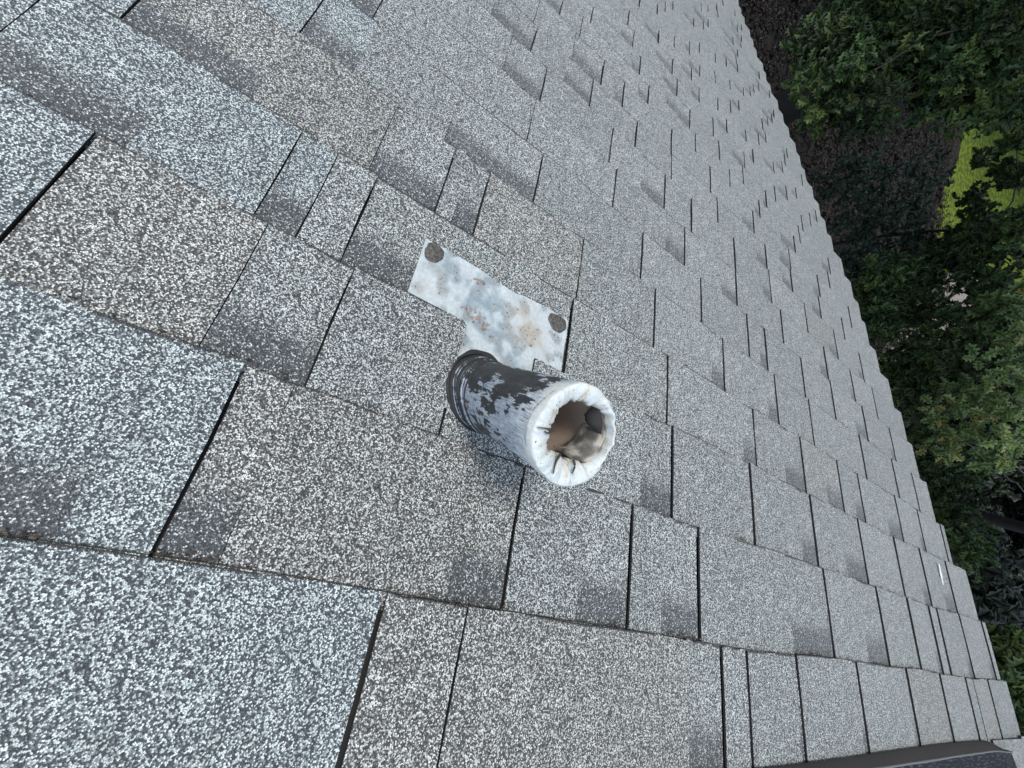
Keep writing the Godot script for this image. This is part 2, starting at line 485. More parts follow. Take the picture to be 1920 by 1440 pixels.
func build_roof() -> void:
	house = thing("house", "house roof of grey granulated asphalt shingles, seen from just above its slope", "house", Vector3(0, GROUND, 0))
	roof_frame = Transform3D(Basis(Vector3(1, 0, 0), Vector3(0, cos(PITCH), -sin(PITCH)), Vector3(0, sin(PITCH), cos(PITCH))), Vector3(0, -GROUND, 0))
	# deck, black felt on boards, following the rake
	var st := begin()
	for i in EDGE.size() - 1:
		var a: Array = EDGE[i]
		var b: Array = EDGE[i + 1]
		var p := [rp(-3.2, b[0], -0.0015), rp(b[1] - 0.04, b[0], -0.0015), rp(a[1] - 0.04, a[0], -0.0015), rp(-3.2, a[0], -0.0015)]
		quad(st, p[0], p[1], p[2], p[3])
		var d := Vector3(0, -0.018, 0)
		quad(st, p[3] + d, p[2] + d, p[1] + d, p[0] + d)
		quad(st, p[1] + d, p[2] + d, p[2], p[1])
		if i == EDGE.size() - 2: quad(st, p[0] + d, p[1] + d, p[1], p[0])
	deck = done("roof_deck", st, M.asphalt, house)
	deck.transform = roof_frame
	# the tabs, course by course
	var jobs := []
	for k in COURSES.size() - 1:
		var r := RandomNumberGenerator.new()
		r.seed = 1000 + k
		var starts := []
		if k < TABS.size(): starts = TABS[k].duplicate()
		else:
			var s := 0.4 + 0.22 * (k - 21) + r.randf() * 0.3
			while s < 5.0:
				starts.append(s)
				s += r.randf_range(0.36, 0.62)
		var t_mid: float = (COURSES[k] + COURSES[k + 1]) / 2.0
		if k < NEAR.size():
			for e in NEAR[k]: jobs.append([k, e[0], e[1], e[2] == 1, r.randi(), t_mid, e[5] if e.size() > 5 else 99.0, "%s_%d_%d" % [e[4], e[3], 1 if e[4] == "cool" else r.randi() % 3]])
		else:
			var left := -1.0 if k < 11 else -0.6 + 0.1 * (k - 11)
			if starts[0] > left: starts.push_front(left)
		var last := edge_s(COURSES[k + 1]) + r.randf_range(0.025, 0.075)
		starts = starts.filter(func(x): return x < last - 0.06)
		for i in starts.size():
			var a: float = starts[i]
			var b: float = starts[i + 1] if i + 1 < starts.size() else last
			var e: float = lerpf(a, b, r.randf_range(0.5, 0.84) if k > 0 else 0.9)
			var id := "%d:%s" % [k, str(a)]
			if ENDS.has(id): e = ENDS[id]
			elif i + 1 == starts.size() or b - a < 0.14: e = b
			var tone := "neutral" if k > 7 or r.randf() < 0.94 else "warm"
			var tint := r.randi() % 3
			jobs.append([k, a + 0.002, e, true, r.randi(), t_mid, 99.0, "%s_0_%d" % [tone, tint]])
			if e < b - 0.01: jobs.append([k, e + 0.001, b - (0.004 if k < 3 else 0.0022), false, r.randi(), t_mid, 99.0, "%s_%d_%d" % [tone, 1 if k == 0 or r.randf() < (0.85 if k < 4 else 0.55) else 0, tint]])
	var sorted := jobs.duplicate()
	sorted.sort_custom(func(x, y): return size_seen(x) > size_seen(y))
	var rest := {}
	var count := 0
	for j in sorted:
		var r := RandomNumberGenerator.new()
		r.seed = j[4]
		var cut: float = j[6] if j[6] < 50.0 else 99.0
		var mesh := tab_mesh(j[0], j[1], j[2], j[3], r, cut, [0.0, -0.02, -0.027, -0.027, -0.02, 0.0] if cut < 50.0 else [])
		var key: String = j[7]
		count += 1
		if count <= 296:
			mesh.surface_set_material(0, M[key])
			mesh.surface_set_material(1, M.asphalt)
			part("shingle", mesh, null, deck)
		else:
			for i in 2:
				var mk: String = key if i == 0 else "side"
				if not rest.has(mk): rest[mk] = begin()
				rest[mk].append_from(mesh, i, Transform3D())
	var far := ArrayMesh.new()
	for mk in rest:
		far = rest[mk].commit(far)
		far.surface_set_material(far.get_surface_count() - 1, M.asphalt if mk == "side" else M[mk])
	if rest.size(): part("distant_shingles", far, null, deck).set_meta("kind", "stuff")
	# loose granules and bits of bark caught along the butt edges
	var bit := begin()
	var q := [Vector3(-0.5, 0, -0.5), Vector3(0.5, 0, -0.4), Vector3(0.4, 0, 0.5), Vector3(-0.45, 0, 0.4), Vector3(0, 0.7, 0)]
	for e in [[0, 1], [1, 2], [2, 3], [3, 0]]:
		bit.add_vertex(q[e[0]])
		bit.add_vertex(q[e[1]])
		bit.add_vertex(q[4])
	bit.generate_normals()
	var mm := MultiMesh.new()
	mm.transform_format = MultiMesh.TRANSFORM_3D
	mm.use_colors = true
	mm.mesh = bit.commit()
	mm.instance_count = 2600
	rng.seed = 77
	for i in mm.instance_count:
		var k := 1 + int(rng.randf() ** 1.6 * 10.0)
		var s := rng.randf_range(-0.7, 4.4)
		var clump := sin(s * 7.0 + k * 2.0) + sin(s * 17.0 + k)
		if clump < 0.0 and rng.randf() < 0.75: s += 0.13
		var t := course_t(k, s) + absf(rng.randfn(0.0, 0.007)) + 0.002
		var size := rng.randf_range(0.0009, 0.0021)
		var b := Basis(Vector3.UP, rng.randf() * TAU).scaled(Vector3(size * rng.randf_range(1, 2.2), size, size))
		mm.set_instance_transform(i, Transform3D(b, rp(s, t, 0.0031)))
		mm.set_instance_color(i, [Color(0.022, 0.018, 0.015), Color(0.05, 0.036, 0.027), Color(0.012, 0.011, 0.011), Color(0.10, 0.088, 0.074)][rng.randi() % 4])
	var mi := MultiMeshInstance3D.new()
	mi.name = "loose_granules"
	mi.multimesh = mm
	mi.material_override = M.debris
	mi.set_meta("kind", "stuff")
	deck.add_child(mi, true)
	# smear of white paint on a tab near the rake
	var sm := begin()
	for i in 7:
		var f0 := i / 7.0
		var f1 := (i + 1) / 7.0
		var bend := func(f: float) -> float: return 4.346 + 0.055 * f - 0.012 * f * f
		var w0 := 0.022 * sin(PI * (0.1 + 0.8 * f0)) * (0.8 + 0.3 * sin(i * 2.3))
		var w1 := 0.022 * sin(PI * (0.1 + 0.8 * f1)) * (0.8 + 0.3 * sin((i + 1) * 2.3))
		var ta := lerpf(0.52, 0.67, f0)
		var tb := lerpf(0.52, 0.67, f1)
		quad(sm, rp(bend.call(f1) - w1, tb, 0.0092), rp(bend.call(f1) + w1, tb, 0.0092), rp(bend.call(f0) + w0, ta, 0.0086), rp(bend.call(f0) - w0, ta, 0.0086))
	done("paint_smear", sm, M.paint, deck).set_meta("label", "short white smear of paint on a tab")
	ridge_vent()
	gable()

func size_seen(j: Array) -> float:
	var at := rp((j[1] + j[2]) / 2.0, j[5], 0)
	var to := at - Vector3(0, H, 0)
	var d := to.length()
	var seen := 1.0
	if j[1] < -0.75 or (j[0] == 0 and j[5] < -0.4): seen = 0.3
	# left and lower frame edge: what lies outside is not seen
	if (j[1] + j[2]) / 2.0 < -0.1 - 0.35 * (1.0 - j[5]) + maxf(0.0, (j[5] - 1.0) * 0.36): seen = 0.05
	return seen * (j[2] - j[1]) * H / pow(d, 3.0)

func ridge_vent() -> void:
	# low plastic vent along the ridge: sloping skirt, lip in a paler grey, dark cap
	var prof := [[-0.362, 0.0072], [-0.366, 0.0105], [-0.407, 0.0165], [-0.4075, 0.0192], [-0.4135, 0.0200], [-0.4145, 0.0168], [-0.55, 0.0205], [-0.78, 0.026]]
	var nseg := 26
	var s0 := -0.6
	var s1 := 4.69
	var names := ["ridge_vent_skirt", "ridge_vent_lip", "ridge_vent_cap"]
	var spans := [[0, 2], [2, 5], [5, 7]]
	var root: MeshInstance3D
	for pi in 3:
		var st := begin()
		for i in nseg:
			for k in range(spans[pi][0], spans[pi][1]):
				var c := []
				for e in [[i, k], [i + 1, k], [i + 1, k + 1], [i, k + 1]]:
					var f: float = e[0] / float(nseg)
					var s := lerpf(s0, s1, 1.0 - pow(1.0 - f, 1.6))
					var droop := smoothstep(4.15, 4.69, s)
					var t: float = prof[e[1]][0] + (0.036 * smoothstep(1.5, 4.0, s) - 0.024 if e[1] < 2 else 0.016 * smoothstep(2.2, 4.4, s)) - (0.05 * droop ** 2 if e[1] < 2 else (0.014 * droop ** 2 if e[1] < 6 else 0.0))
					var wave := 0.0008 * sin(s * 9.0 + e[1])
					c.append(rp(s, t, prof[e[1]][1] + wave))
				quad(st, c[0], c[1], c[2], c[3])
		if pi == 2:   # closed end
			var a := rp(4.69, -0.4125, 0.0168)
			var b := rp(4.69, -0.764, 0.026)
			quad(st, rp(4.692, -0.4125, 0.003), rp(4.692, -0.764, 0.003), b, a)
		var o := done(names[pi], st, [M.vent_side, M.vent_edge, M.vent_top][pi], deck)
		if pi == 0: root = o
	# cap shingles bent over the ridge beyond the vent
	for i in 4:
		var a := 4.46 + i * 0.66 if i > 0 else 4.46
		var b := a + 0.72
		if i == 0: b = 5.13
		var st := begin()
		var side := begin()
		var lift := 0.0085 + 0.0030 * (i % 2)
		var e := -0.352 + 0.012 * i
		var bz := 0.0
		for j in 5:
			var fa := lerpf(a, b, j / 5.0)
			var fb := lerpf(a, b, (j + 1) / 5.0)
			var y0 := lift + 0.004 * (j / 5.0)
			var y1 := lift + 0.004 * ((j + 1) / 5.0)
			quad(st, rp(fa, e, y0), rp(fb, e, y1), rp(fb, -0.78, y1), rp(fa, -0.78, y0), [Vector2(fa * H / TEX_U, 0.3), Vector2(fb * H / TEX_U, 0.3), Vector2(fb * H / TEX_U, 1.1), Vector2(fa * H / TEX_U, 1.1)])
			quad(side, rp(fa, e, y0 - 0.004), rp(fb, e, y1 - 0.004), rp(fb, e, y1), rp(fa, e, y0))
		quad(side, rp(a, -0.78, lift - 0.006), rp(a, e, lift - 0.006), rp(a, e, lift), rp(a, -0.78, lift))
		st.generate_normals()
		side.generate_normals()
		var mesh := side.commit(st.commit())
		mesh.surface_set_material(0, M["neutral_0_%d" % (i % 3)])
		mesh.surface_set_material(1, M.asphalt)
		part("ridge_cap_shingle", mesh, null, deck)
	# the slope on the other side of the ridge
	var back := begin()
	for i in 10:
		var d0 := 0.32 * i
		var d1 := 0.32 * (i + 1)
		var p := func(s: float, dist: float, y: float) -> Vector3:
			return rp(s, -0.78, y + 0.006) + Vector3(0, -sin(PITCH * 2.0), cos(PITCH * 2.0)) * dist
		quad(back, p.call(-3.2, d0, 0.0), p.call(5.5, d0, 0.0), p.call(5.5, d1, 0.004), p.call(-3.2, d1, 0.004), [Vector2(0, 0.3), Vector2(4.5, 0.3), Vector2(4.5, 2.0), Vector2(0, 2.0)])
	done("back_slope", back, M["neutral_0_1"], deck)

func gable() -> void:
	# rake board under the shingle edge, and the gable wall set back below it
	for i in EDGE.size() - 1:
		var st := begin()
		var a: Vector3 = roof_frame * rp(EDGE[i][1] - 0.06, EDGE[i][0], -0.021)
		var b: Vector3 = roof_frame * rp(EDGE[i + 1][1] - 0.06, EDGE[i + 1][0], -0.021)
		var d := Vector3(0, -0.16, 0)
		var t := Vector3(-0.025, 0, 0)
		quad(st, a + d, b + d, b, a)
		quad(st, b + d + t, a + d + t, a + t, b + t)
		quad(st, a + d + t, b + d + t, b + d, a + d)
		done("rake_board", st, M.board, house)
	var base := 0.0
	for c in 22:
		var y0 := base + c * 0.27
		var st := begin()
		var a: Vector3 = roof_frame * rp(5.1, -0.6, -0.2)
		var b: Vector3 = roof_frame * rp(2.5, 7.8, -0.2)
		var p0 := Vector3(a.x, y0, a.z)
		var p1 := Vector3(b.x, y0, b.z)
		var lift := Vector3(0, 0.268, 0)
		var out := Vector3(0.012, 0, -0.004)
		var top := y0 + 0.268
		var limit := func(v: Vector3) -> Vector3: return v
		# keep the boards under the slope
		if top > b.y:
			var f := clampf((a.y - top) / maxf(0.01, a.y - b.y), 0.0, 1.0)
			p1 = p0.lerp(p1, f)
		if top < a.y: quad(st, p0 + out, p1 + out, p1 + lift, p0 + lift)
		else: continue
		done("siding_board", st, M.siding, house)

# ------------------------------------------------------------------ the vent pipe
func pipe() -> void:
	var sb := 0.477
	var tb := 0.514
	var base: Vector3 = Transform3D(roof_frame.basis, Vector3.ZERO) * rp(sb, tb, 0.0)
	var v := thing("vent_pipe", "lead covered plumbing vent pipe with peeling white paint standing on the shingles", "vent pipe", base)
	var top := 0.195
	var inv := Transform3D(roof_frame.basis, -base)      # roof frame to the thing's own axes
	# flange: bent sheet tucked under the course above, its lower part lying on the tabs
	var nx := 28
	var ny := 18
	var st := begin()
	var wave := fnl(FastNoiseLite.TYPE_SIMPLEX, 4.0, 9, 3)
	var at := func(i: int, j: int) -> Vector3:
		var f := i / float(nx)
		var g := j / float(ny)
		var s := lerpf(0.195, 0.762, f)
		var t := lerpf(0.42, 0.903, g) + 0.004 * sin(f * 9.0)
		if g > 0.98 and f > 0.42 and f < 0.66: t -= 0.010 * sin((f - 0.42) / 0.24 * PI)
		var z := 0.0034 + 0.0052 * smoothstep(0.66, 0.92, t)
		z += wave.get_noise_2d(s * 3.0, t * 3.0) * 0.0010 * smoothstep(0.6, 0.75, t)
		if g > 0.9 and f > 0.46 and f < 0.62: z += 0.0022 * sin((f - 0.46) / 0.16 * PI)
		return inv * rp(s + (0.004 * (1.0 - g)), t, z)
	for i in nx:
		for j in ny:
			var uv := []
			var c := []
			for e in [[i, j + 1], [i + 1, j + 1], [i + 1, j], [i, j]]:
				c.append(at.call(e[0], e[1]))
				uv.append(Vector2(e[0] / float(nx), 1.0 - e[1] / float(ny)))
			quad(st, c[0], c[1], c[2], c[3], uv)
	st.generate_normals()
	var edge := begin()
	var thick: Vector3 = roof_frame.basis * Vector3(0, -0.0011, 0)
	for i in nx: quad(edge, at.call(i, ny) + thick, at.call(i + 1, ny) + thick, at.call(i + 1, ny), at.call(i, ny))
	for j in ny:
		quad(edge, at.call(0, j) + thick, at.call(0, j + 1) + thick, at.call(0, j + 1), at.call(0, j))
		quad(edge, at.call(nx, j + 1) + thick, at.call(nx, j) + thick, at.call(nx, j), at.call(nx, j + 1))
	edge.generate_normals()
	var fm := edge.commit(st.commit())
	fm.surface_set_material(0, M.flange)
	fm.surface_set_material(1, M.vent_edge)
	var flange := part("flange", fm, null, v)
	# dabs of sealant with the nail heads under them
	for spot in [[0.232, 0.873, 0.034], [0.716, 0.872, 0.04]]:
		var sd := begin()
		dome(sd, inv * rp(spot[0], spot[1], 0.0079), roof_frame.basis.y, spot[2] * H, 0.0017, int(spot[0] * 100))
		done("sealant_dab", sd, M.sealant, flange)
		var nh := begin()
		dome(nh, inv * rp(spot[0] + 0.004, spot[1] - 0.002, 0.0094), roof_frame.basis.y, 0.004, 0.0006, 3)
		done("nail_head", nh, M.sealant, flange)
	# sleeve
	var seg := 96
	var rows := 40
	var radius := func(a: float, f: float) -> float:
		var flare := 0.0035 * smoothstep(0.1, 0.0, f)
		var dent: float = 0.0008 * sin(a * 3.0 + f * 4.0) + 0.0006 * sin(a * 5.0 - f * 9.0)
		return lerpf(0.0355, 0.0362, f) + flare + dent
	var pos := func(a: float, f: float, r: float) -> Vector3:
		var x := cos(a) * r
		var z := -sin(a) * r                      # angle turns from along the courses to down the slope
		var low := z * tan(PITCH)
		return Vector3(x, lerpf(low, top, f), z)
	var sl := begin()
	for k in seg:
		for j in rows:
			var c := []
			var uv := []
			for e in [[k, j], [k + 1, j], [k + 1, j + 1], [k, j + 1]]:
				var a: float = TAU * e[0] / seg
				var f: float = e[1] / float(rows) * 0.975
				c.append(pos.call(a, f, radius.call(a, f)))
				uv.append(Vector2(e[0] / float(seg), 1.0 - e[1] / float(rows)))
			quad(sl, c[0], c[1], c[2], c[3], uv)
	var sleeve := done("sleeve", sl, M.sleeve, v)
	# folds of the boot at the foot
	for i in 5:
		var rb := begin()
		var f0: float = [0.055, 0.10, 0.15, 0.20, 0.255][i]
		var rr: float = [0.0036, 0.0031, 0.0027, 0.0022, 0.0016][i]
		for k in seg:
			for q in 8:
				var c := []
				var uv := []
				for e in [[k, q], [k + 1, q], [k + 1, q + 1], [k, q + 1]]:
					var a: float = TAU * e[0] / seg
					var b: float = TAU * e[1] / 8.0
					var f := f0 + 0.012 * sin(a + i * 1.3)
					var strength: float = 1.0 - 0.55 * smoothstep(0.2, 0.9, cos(a - 0.4))
					var r: float = radius.call(a, f) - 0.0004
					c.append(pos.call(a, f, r) + Vector3(cos(a) * cos(b), 0.9 * sin(b), -sin(a) * cos(b)) * rr * strength)
					uv.append(Vector2(e[0] / float(seg), 1.0 - f - 0.03 * e[1]))
				quad(rb, c[0], c[1], c[2], c[3], uv)
		done("boot_fold", rb, M.sleeve if i % 2 == 1 else M.black, sleeve)
	# bead of black sealant round the foot
	var bd := begin()
	for k in 64:
		for q in 7:
			var c := []
			for e in [[k, q], [k + 1, q], [k + 1, q + 1], [k, q + 1]]:
				var a: float = TAU * e[0] / 64.0
				var b: float = TAU * e[1] / 7.0
				var w: float = 0.0032 + 0.0026 * maxf(0.0, cos(a - 5.0)) + 0.0012 * sin(a * 7.0) * sin(a * 3.0 + 1.0)
				var r := 0.0395 + w * cos(b) * 0.9
				c.append(pos.call(a, 0.0, r) + roof_frame.basis.y * (0.0046 + w * 0.8 * sin(b)))
			quad(bd, c[0], c[1], c[2], c[3])
	done("sealant_bead", bd, M.black, v)
	# the lead turned over the end of the pipe: outline, opening and the splits in it as they are
	var outer := [[-156, 35.0], [-171, 34.5], [163, 33.5], [133, 35.0], [106, 38.5], [81, 38.5], [59, 37.3], [38, 36.8], [19, 36.2], [-9, 37.0], [-34, 41.5], [-76, 40.0], [-83, 39.3], [-103, 36.2], [-124, 36.0], [-142, 35.8]]
	var inner := [[-159, 17.0], [173, 17.2], [144, 19.0], [124, 21.5], [102, 23.5], [78, 23.5], [45, 31.5], [23, 33.0], [-7, 33.0], [-32, 29.0], [-53, 20.5], [-97, 16.5], [-125, 19.5], [-137, 19.8]]
	var ra := func(list: Array, deg: float) -> float:
		var best := []
		for e in list: best.append([wrapf(e[0] - deg, -180.0, 180.0), e[1]])
		var lo := [-999.0, 0.0]
		var hi := [999.0, 0.0]
		for e in best:
			if e[0] <= 0.0 and e[0] > lo[0]: lo = e
			if e[0] > 0.0 and e[0] < hi[0]: hi = e
		if lo[0] < -900.0:
			for e in best:
				if e[0] - 360.0 > lo[0]: lo = [e[0] - 360.0, e[1]]
		if hi[0] > 900.0:
			for e in best:
				if e[0] + 360.0 < hi[0]: hi = [e[0] + 360.0, e[1]]
		return lerpf(lo[1], hi[1], -lo[0] / (hi[0] - lo[0])) / 1000.0
	var splits := [[-170.0, 0.0016, 2.2], [-97.0, 0.0026, 2.4], [-62.0, 0.0022, 2.0]]
	var ns := 240
	var rim := begin()
	var grid := []
	for k in ns + 1:
		var deg := 360.0 * (k % ns) / ns
		var a := deg_to_rad(deg)
		var ro: float = ra.call(outer, deg)
		var ri: float = ra.call(inner, deg)
		var cut := 0.0
		for s in splits: cut = maxf(cut, exp(-(wrapf(deg + (0.0) - s[0], -180.0, 180.0) / s[2]) ** 2))
		var dip := 0.0012 * sin(a * 2.0 + 0.6) + 0.0007 * sin(a * 5.0)
		var crease := wave.get_noise_2d(cos(a) * 0.5 + 7.0, sin(a) * 0.5)
		ro += 0.0006 * crease
		ri += 0.0018 * wave.get_noise_2d(cos(a) * 0.7 - 9.0, sin(a) * 0.7) + 0.0008
		var ring := []
		# radius share (0 inside, 1 outside), height under the top
		for p in [[1.0, -0.0175], [1.005, -0.0085], [1.0, -0.0028], [0.985, -0.0008], [0.93, 0.0004], [0.72, 0.0009], [0.50, 0.0002], [0.26, -0.0014], [0.08, -0.0032], [0.0, -0.0052], [0.03, -0.0085], [0.2, -0.022]]:
			var r := lerpf(ri, ro, p[0])
			if p[1] < -0.0174 and p[1] > -0.018: r = radius.call(a, 0.9) - 0.0008 + 0.0022 * wave.get_noise_2d(cos(a) * 2.2 + 3.0, sin(a) * 2.2)
			elif p[0] > 1.001: r = lerpf(radius.call(a, 0.93), ro, 0.35) + 0.0008
			var y: float = top + p[1] + dip
			if p[0] > 0.05 and p[0] < 0.95 and p[1] > -0.004: y += (0.0012 * crease + 0.0008 * wave.get_noise_2d(cos(a) * r * 34.0, sin(a) * r * 34.0))
			if p[0] < 0.93 and p[1] > -0.009: y -= cut * 0.0058 * smoothstep(1.0, 0.6, p[0])
			# the far right of the fold is pushed down into the pipe
			y -= 0.0045 * smoothstep(0.8, 0.1, p[0]) * exp(-(wrapf(deg - 20.0, -180.0, 180.0) / 30.0) ** 2)
			ring.append(Vector3(cos(a) * r, y, -sin(a) * r))
		grid.append(ring)
	var cols: int = grid[0].size() - 1
	for k in ns:
		for j in cols:
			quad(rim, grid[k][j], grid[k + 1][j], grid[k + 1][j + 1], grid[k][j + 1], [Vector2(k / float(ns), j / float(cols)), Vector2((k + 1) / float(ns), j / float(cols)), Vector2((k + 1) / float(ns), (j + 1) / float(cols)), Vector2(k / float(ns), (j + 1) / float(cols))])
	var rim_part := done("rim", rim, M.rim, v)
	# near-black strips laid along the splits
	for s in splits:
		var g := begin()
		var pts := []
		var rad := []
		for i in 7:
			var f := i / 6.0
			var deg: float = s[0] + 5.0 * sin(f * 3.0 + s[0])
			var a := deg_to_rad(deg)
			var r := lerpf(ra.call(inner, deg) + 0.0004, lerpf(ra.call(inner, deg), ra.call(outer, deg), 0.72 if s[2] > 2.3 else 0.5), f)
			pts.append(Vector3(cos(a) * r, top + 0.0004 - 0.0022 * (1.0 - f) * (1.0 - f) + 0.0012 * sin(a * 2.0 + 0.6), -sin(a) * r))
			rad.append(0.0011 * (1.0 - 0.6 * f))
		tube(g, pts, rad, 6)
		done("split", g, M.dark_lining, rim_part)
	# a tongue of lead folded down inside, and a near-black fold behind it
	var fl := begin()
	var flap := func(i: int, j: int) -> Vector3:
		var f := i / 20.0
		var deg := lerpf(-58.0, 22.0, f)
		var a := deg_to_rad(deg)
		var b := j / 14.0
		var bow: float = pow(sin(f * PI), 0.6)
		var lip: float = minf(ra.call(inner, deg) + 0.0005, 0.0325)
		var r: float = lip - bow * (0.0085 * sin(b * PI * 0.8) + 0.001 * sin(f * 11.0 + b * 3.0)) - 0.0012 * b
		return Vector3(cos(a) * r, top - 0.0048 - 0.027 * b + 0.0016 * bow * sin(b * 5.0), -sin(a) * r)
	for i in 20:
		for j in 14: quad(fl, flap.call(i, j + 1), flap.call(i + 1, j + 1), flap.call(i + 1, j), flap.call(i, j), [Vector2(i / 20.0, (j + 1) / 14.0), Vector2((i + 1) / 20.0, (j + 1) / 14.0), Vector2((i + 1) / 20.0, j / 14.0), Vector2(i / 20.0, j / 14.0)])
	done("folded_tongue", fl, M.dirty_lead, rim_part)
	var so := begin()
	var dark_lining := func(i: int, j: int) -> Vector3:
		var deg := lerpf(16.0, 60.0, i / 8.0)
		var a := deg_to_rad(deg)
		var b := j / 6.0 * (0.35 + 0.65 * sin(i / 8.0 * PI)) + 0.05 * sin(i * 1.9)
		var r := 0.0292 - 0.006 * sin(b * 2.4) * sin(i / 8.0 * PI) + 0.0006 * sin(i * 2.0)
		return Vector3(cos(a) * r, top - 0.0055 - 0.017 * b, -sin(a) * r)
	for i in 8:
		for j in 6: quad(so, dark_lining.call(i, j + 1), dark_lining.call(i + 1, j + 1), dark_lining.call(i + 1, j), dark_lining.call(i, j))
	done("dark_fold", so, M.dark_lining, rim_part)
	# the plastic pipe inside
	var pv := begin()
	for k in 48:
		for j in 6:
			var c := []
			for e in [[k, j], [k, j + 1], [k + 1, j + 1], [k + 1, j]]:
				var a: float = TAU * e[0] / 48.0
				c.append(Vector3(cos(a) * 0.0315, top - 0.006 - 0.045 * e[1], -sin(a) * 0.0315))
			quad(pv, c[0], c[1], c[2], c[3])
	done("inner_pipe", pv, M.pvc, v)

func dome(st: SurfaceTool, at: Vector3, up: Vector3, r: float, h: float, sd: int) -> void:
	var x := Vector3(1, 0, 0)
	var z := x.cross(up).normalized()
	var n := 30
	var p := func(k: int, j: int) -> Vector3:
		var a := TAU * (k % n) / n
		var f: float = [1.0, 0.93, 0.72, 0.42, 0.0][j]
		var g: float = [-0.25, 0.45, 0.85, 1.0, 0.93][j]
		var rr := r * f * (1.0 + 0.11 * sin(a * 2.0 + sd) + 0.05 * sin(a * 3.0 + sd * 2.0) + 0.03 * sin(a * 7.0))
		return at + x * cos(a) * rr + z * sin(a) * rr + up * h * g
	for k in n:
		for j in 4: quad(st, p.call(k, j), p.call(k, j + 1), p.call(k + 1, j + 1), p.call(k + 1, j))

# ------------------------------------------------------------------ ground and trees
func sheet(called: String, pts: Array, y: float, m: Material) -> void:
	var st := begin()
	for i in range(1, pts.size() - 1):
		for p in [pts[0], pts[i], pts[i + 1]]: st.add_vertex(Vector3(p[0], y, p[1]))
	var o := done(called, st, m, self)
	o.set_meta("kind", "structure")

func oval(x: float, z: float, rx: float, rz: float, rough: float, sd: int) -> Array:
	var pts := []
	for k in 40:
		var a := TAU * k / 40.0
		var w := 1.0 + rough * (sin(a * 3.0 + sd) * 0.5 + sin(a * 7.0 + sd * 2.0) * 0.3 + sin(a * 13.0 + sd) * 0.2)
		pts.append([x + cos(a) * rx * w, z + sin(a) * rz * w])
	return pts

# a lobed oak leaf along +x from its stalk at the origin, one unit long
func leaf_shape(st: SurfaceTool, at: Transform3D, c: Color, full := true) -> void:
	var half := [[0.0, 0.012], [0.14, 0.03], [0.24, 0.22], [0.33, 0.09], [0.46, 0.36], [0.57, 0.13], [0.73, 0.34], [0.81, 0.14], [0.93, 0.17], [1.0, 0.0]]
	if not full: half = [[0.0, 0.01], [0.28, 0.24], [0.38, 0.11], [0.62, 0.36], [0.76, 0.15], [1.0, 0.0]]
	for side in [1.0, -1.0]:
		for i in half.size() - 1:
			var a: Array = half[i]
			var b: Array = half[i + 1]
			var m0 := Vector3(a[0], 0.10 * sin(a[0] * 3.0), 0)
			var m1 := Vector3(b[0], 0.10 * sin(b[0] * 3.0), 0)
			var e0 := m0 + Vector3(0.02, 0.10 * a[1] / 0.27, side * a[1])
			var e1 := m1 + Vector3(0.02, 0.10 * b[1] / 0.27, side * b[1])
			for p in [m0, e0, e1, m0, e1, m1]:
				st.set_color(c)
				st.add_vertex(at * p)

func rosette(sd: int, leaves: int, full: bool) -> ArrayMesh:
	var r := RandomNumberGenerator.new()
	r.seed = sd
	var st := begin()
	for i in leaves:
		var b := Basis(Vector3.UP, TAU * (i + r.randf_range(-0.3, 0.3)) / leaves) * Basis(Vector3(0, 0, 1), r.randf_range(-0.9, 0.5)) * Basis(Vector3(1, 0, 0), r.randf_range(-0.8, 0.8))
		var k := r.randf_range(0.65, 1.2)
		var shade := r.randf_range(0.7, 1.35)
		leaf_shape(st, Transform3D(b.scaled_local(Vector3(k, k, k)), Vector3(r.randf_range(-0.45, 0.45), r.randf_range(-0.3, 0.3), r.randf_range(-0.45, 0.45))), Color(shade, shade, shade), full)
	st.generate_normals()
	return st.commit()

# foliage of one tree: blobs are [x, y, z, radius, sprays, leaf length, tone]
func foliage(called: String, blobs: Array, tones: Array, parent: Node3D, sd: int, full: bool) -> MultiMeshInstance3D:
	var r := RandomNumberGenerator.new()
	r.seed = sd
	var total := 0
	for b in blobs: total += b[4]
	var mm := MultiMesh.new()
	mm.transform_format = MultiMesh.TRANSFORM_3D
	mm.use_colors = true
	mm.mesh = M["rosette_full"] if full else M["rosette_plain"]
	mm.instance_count = total
	var n := 0
	for b in blobs:
		var hue := r.randf_range(0.65, 1.4)
		for i in b[4]:
			var d: Vector3 = Vector3(r.randfn(), r.randfn() * 0.75, r.randfn()).normalized() * pow(r.randf(), 0.45) * b[3]
			var k: float = b[5] * r.randf_range(0.75, 1.25)
			var basis := Basis(Vector3(0.15, 0, 1.0).normalized(), r.randf_range(0.3, 0.95)) * Basis(Vector3(r.randfn(), 0, r.randfn()).normalized(), r.randf_range(0.0, 0.5)) * Basis(Vector3.UP, r.randf() * TAU)
			mm.set_instance_transform(n, Transform3D(basis.scaled(Vector3(k, k, k)), Vector3(b[0], b[1], b[2]) + d - parent.position))
			var c: Color = tones[r.randi() % tones.size()]
			mm.set_instance_color(n, c * r.randf_range(0.6, 1.5) * hue)
			n += 1
	var mi := MultiMeshInstance3D.new()
	mi.name = called
	mi.multimesh = mm
	mi.material_override = M.leaf
	mi.set_meta("kind", "stuff")
	parent.add_child(mi, true)
	return mi

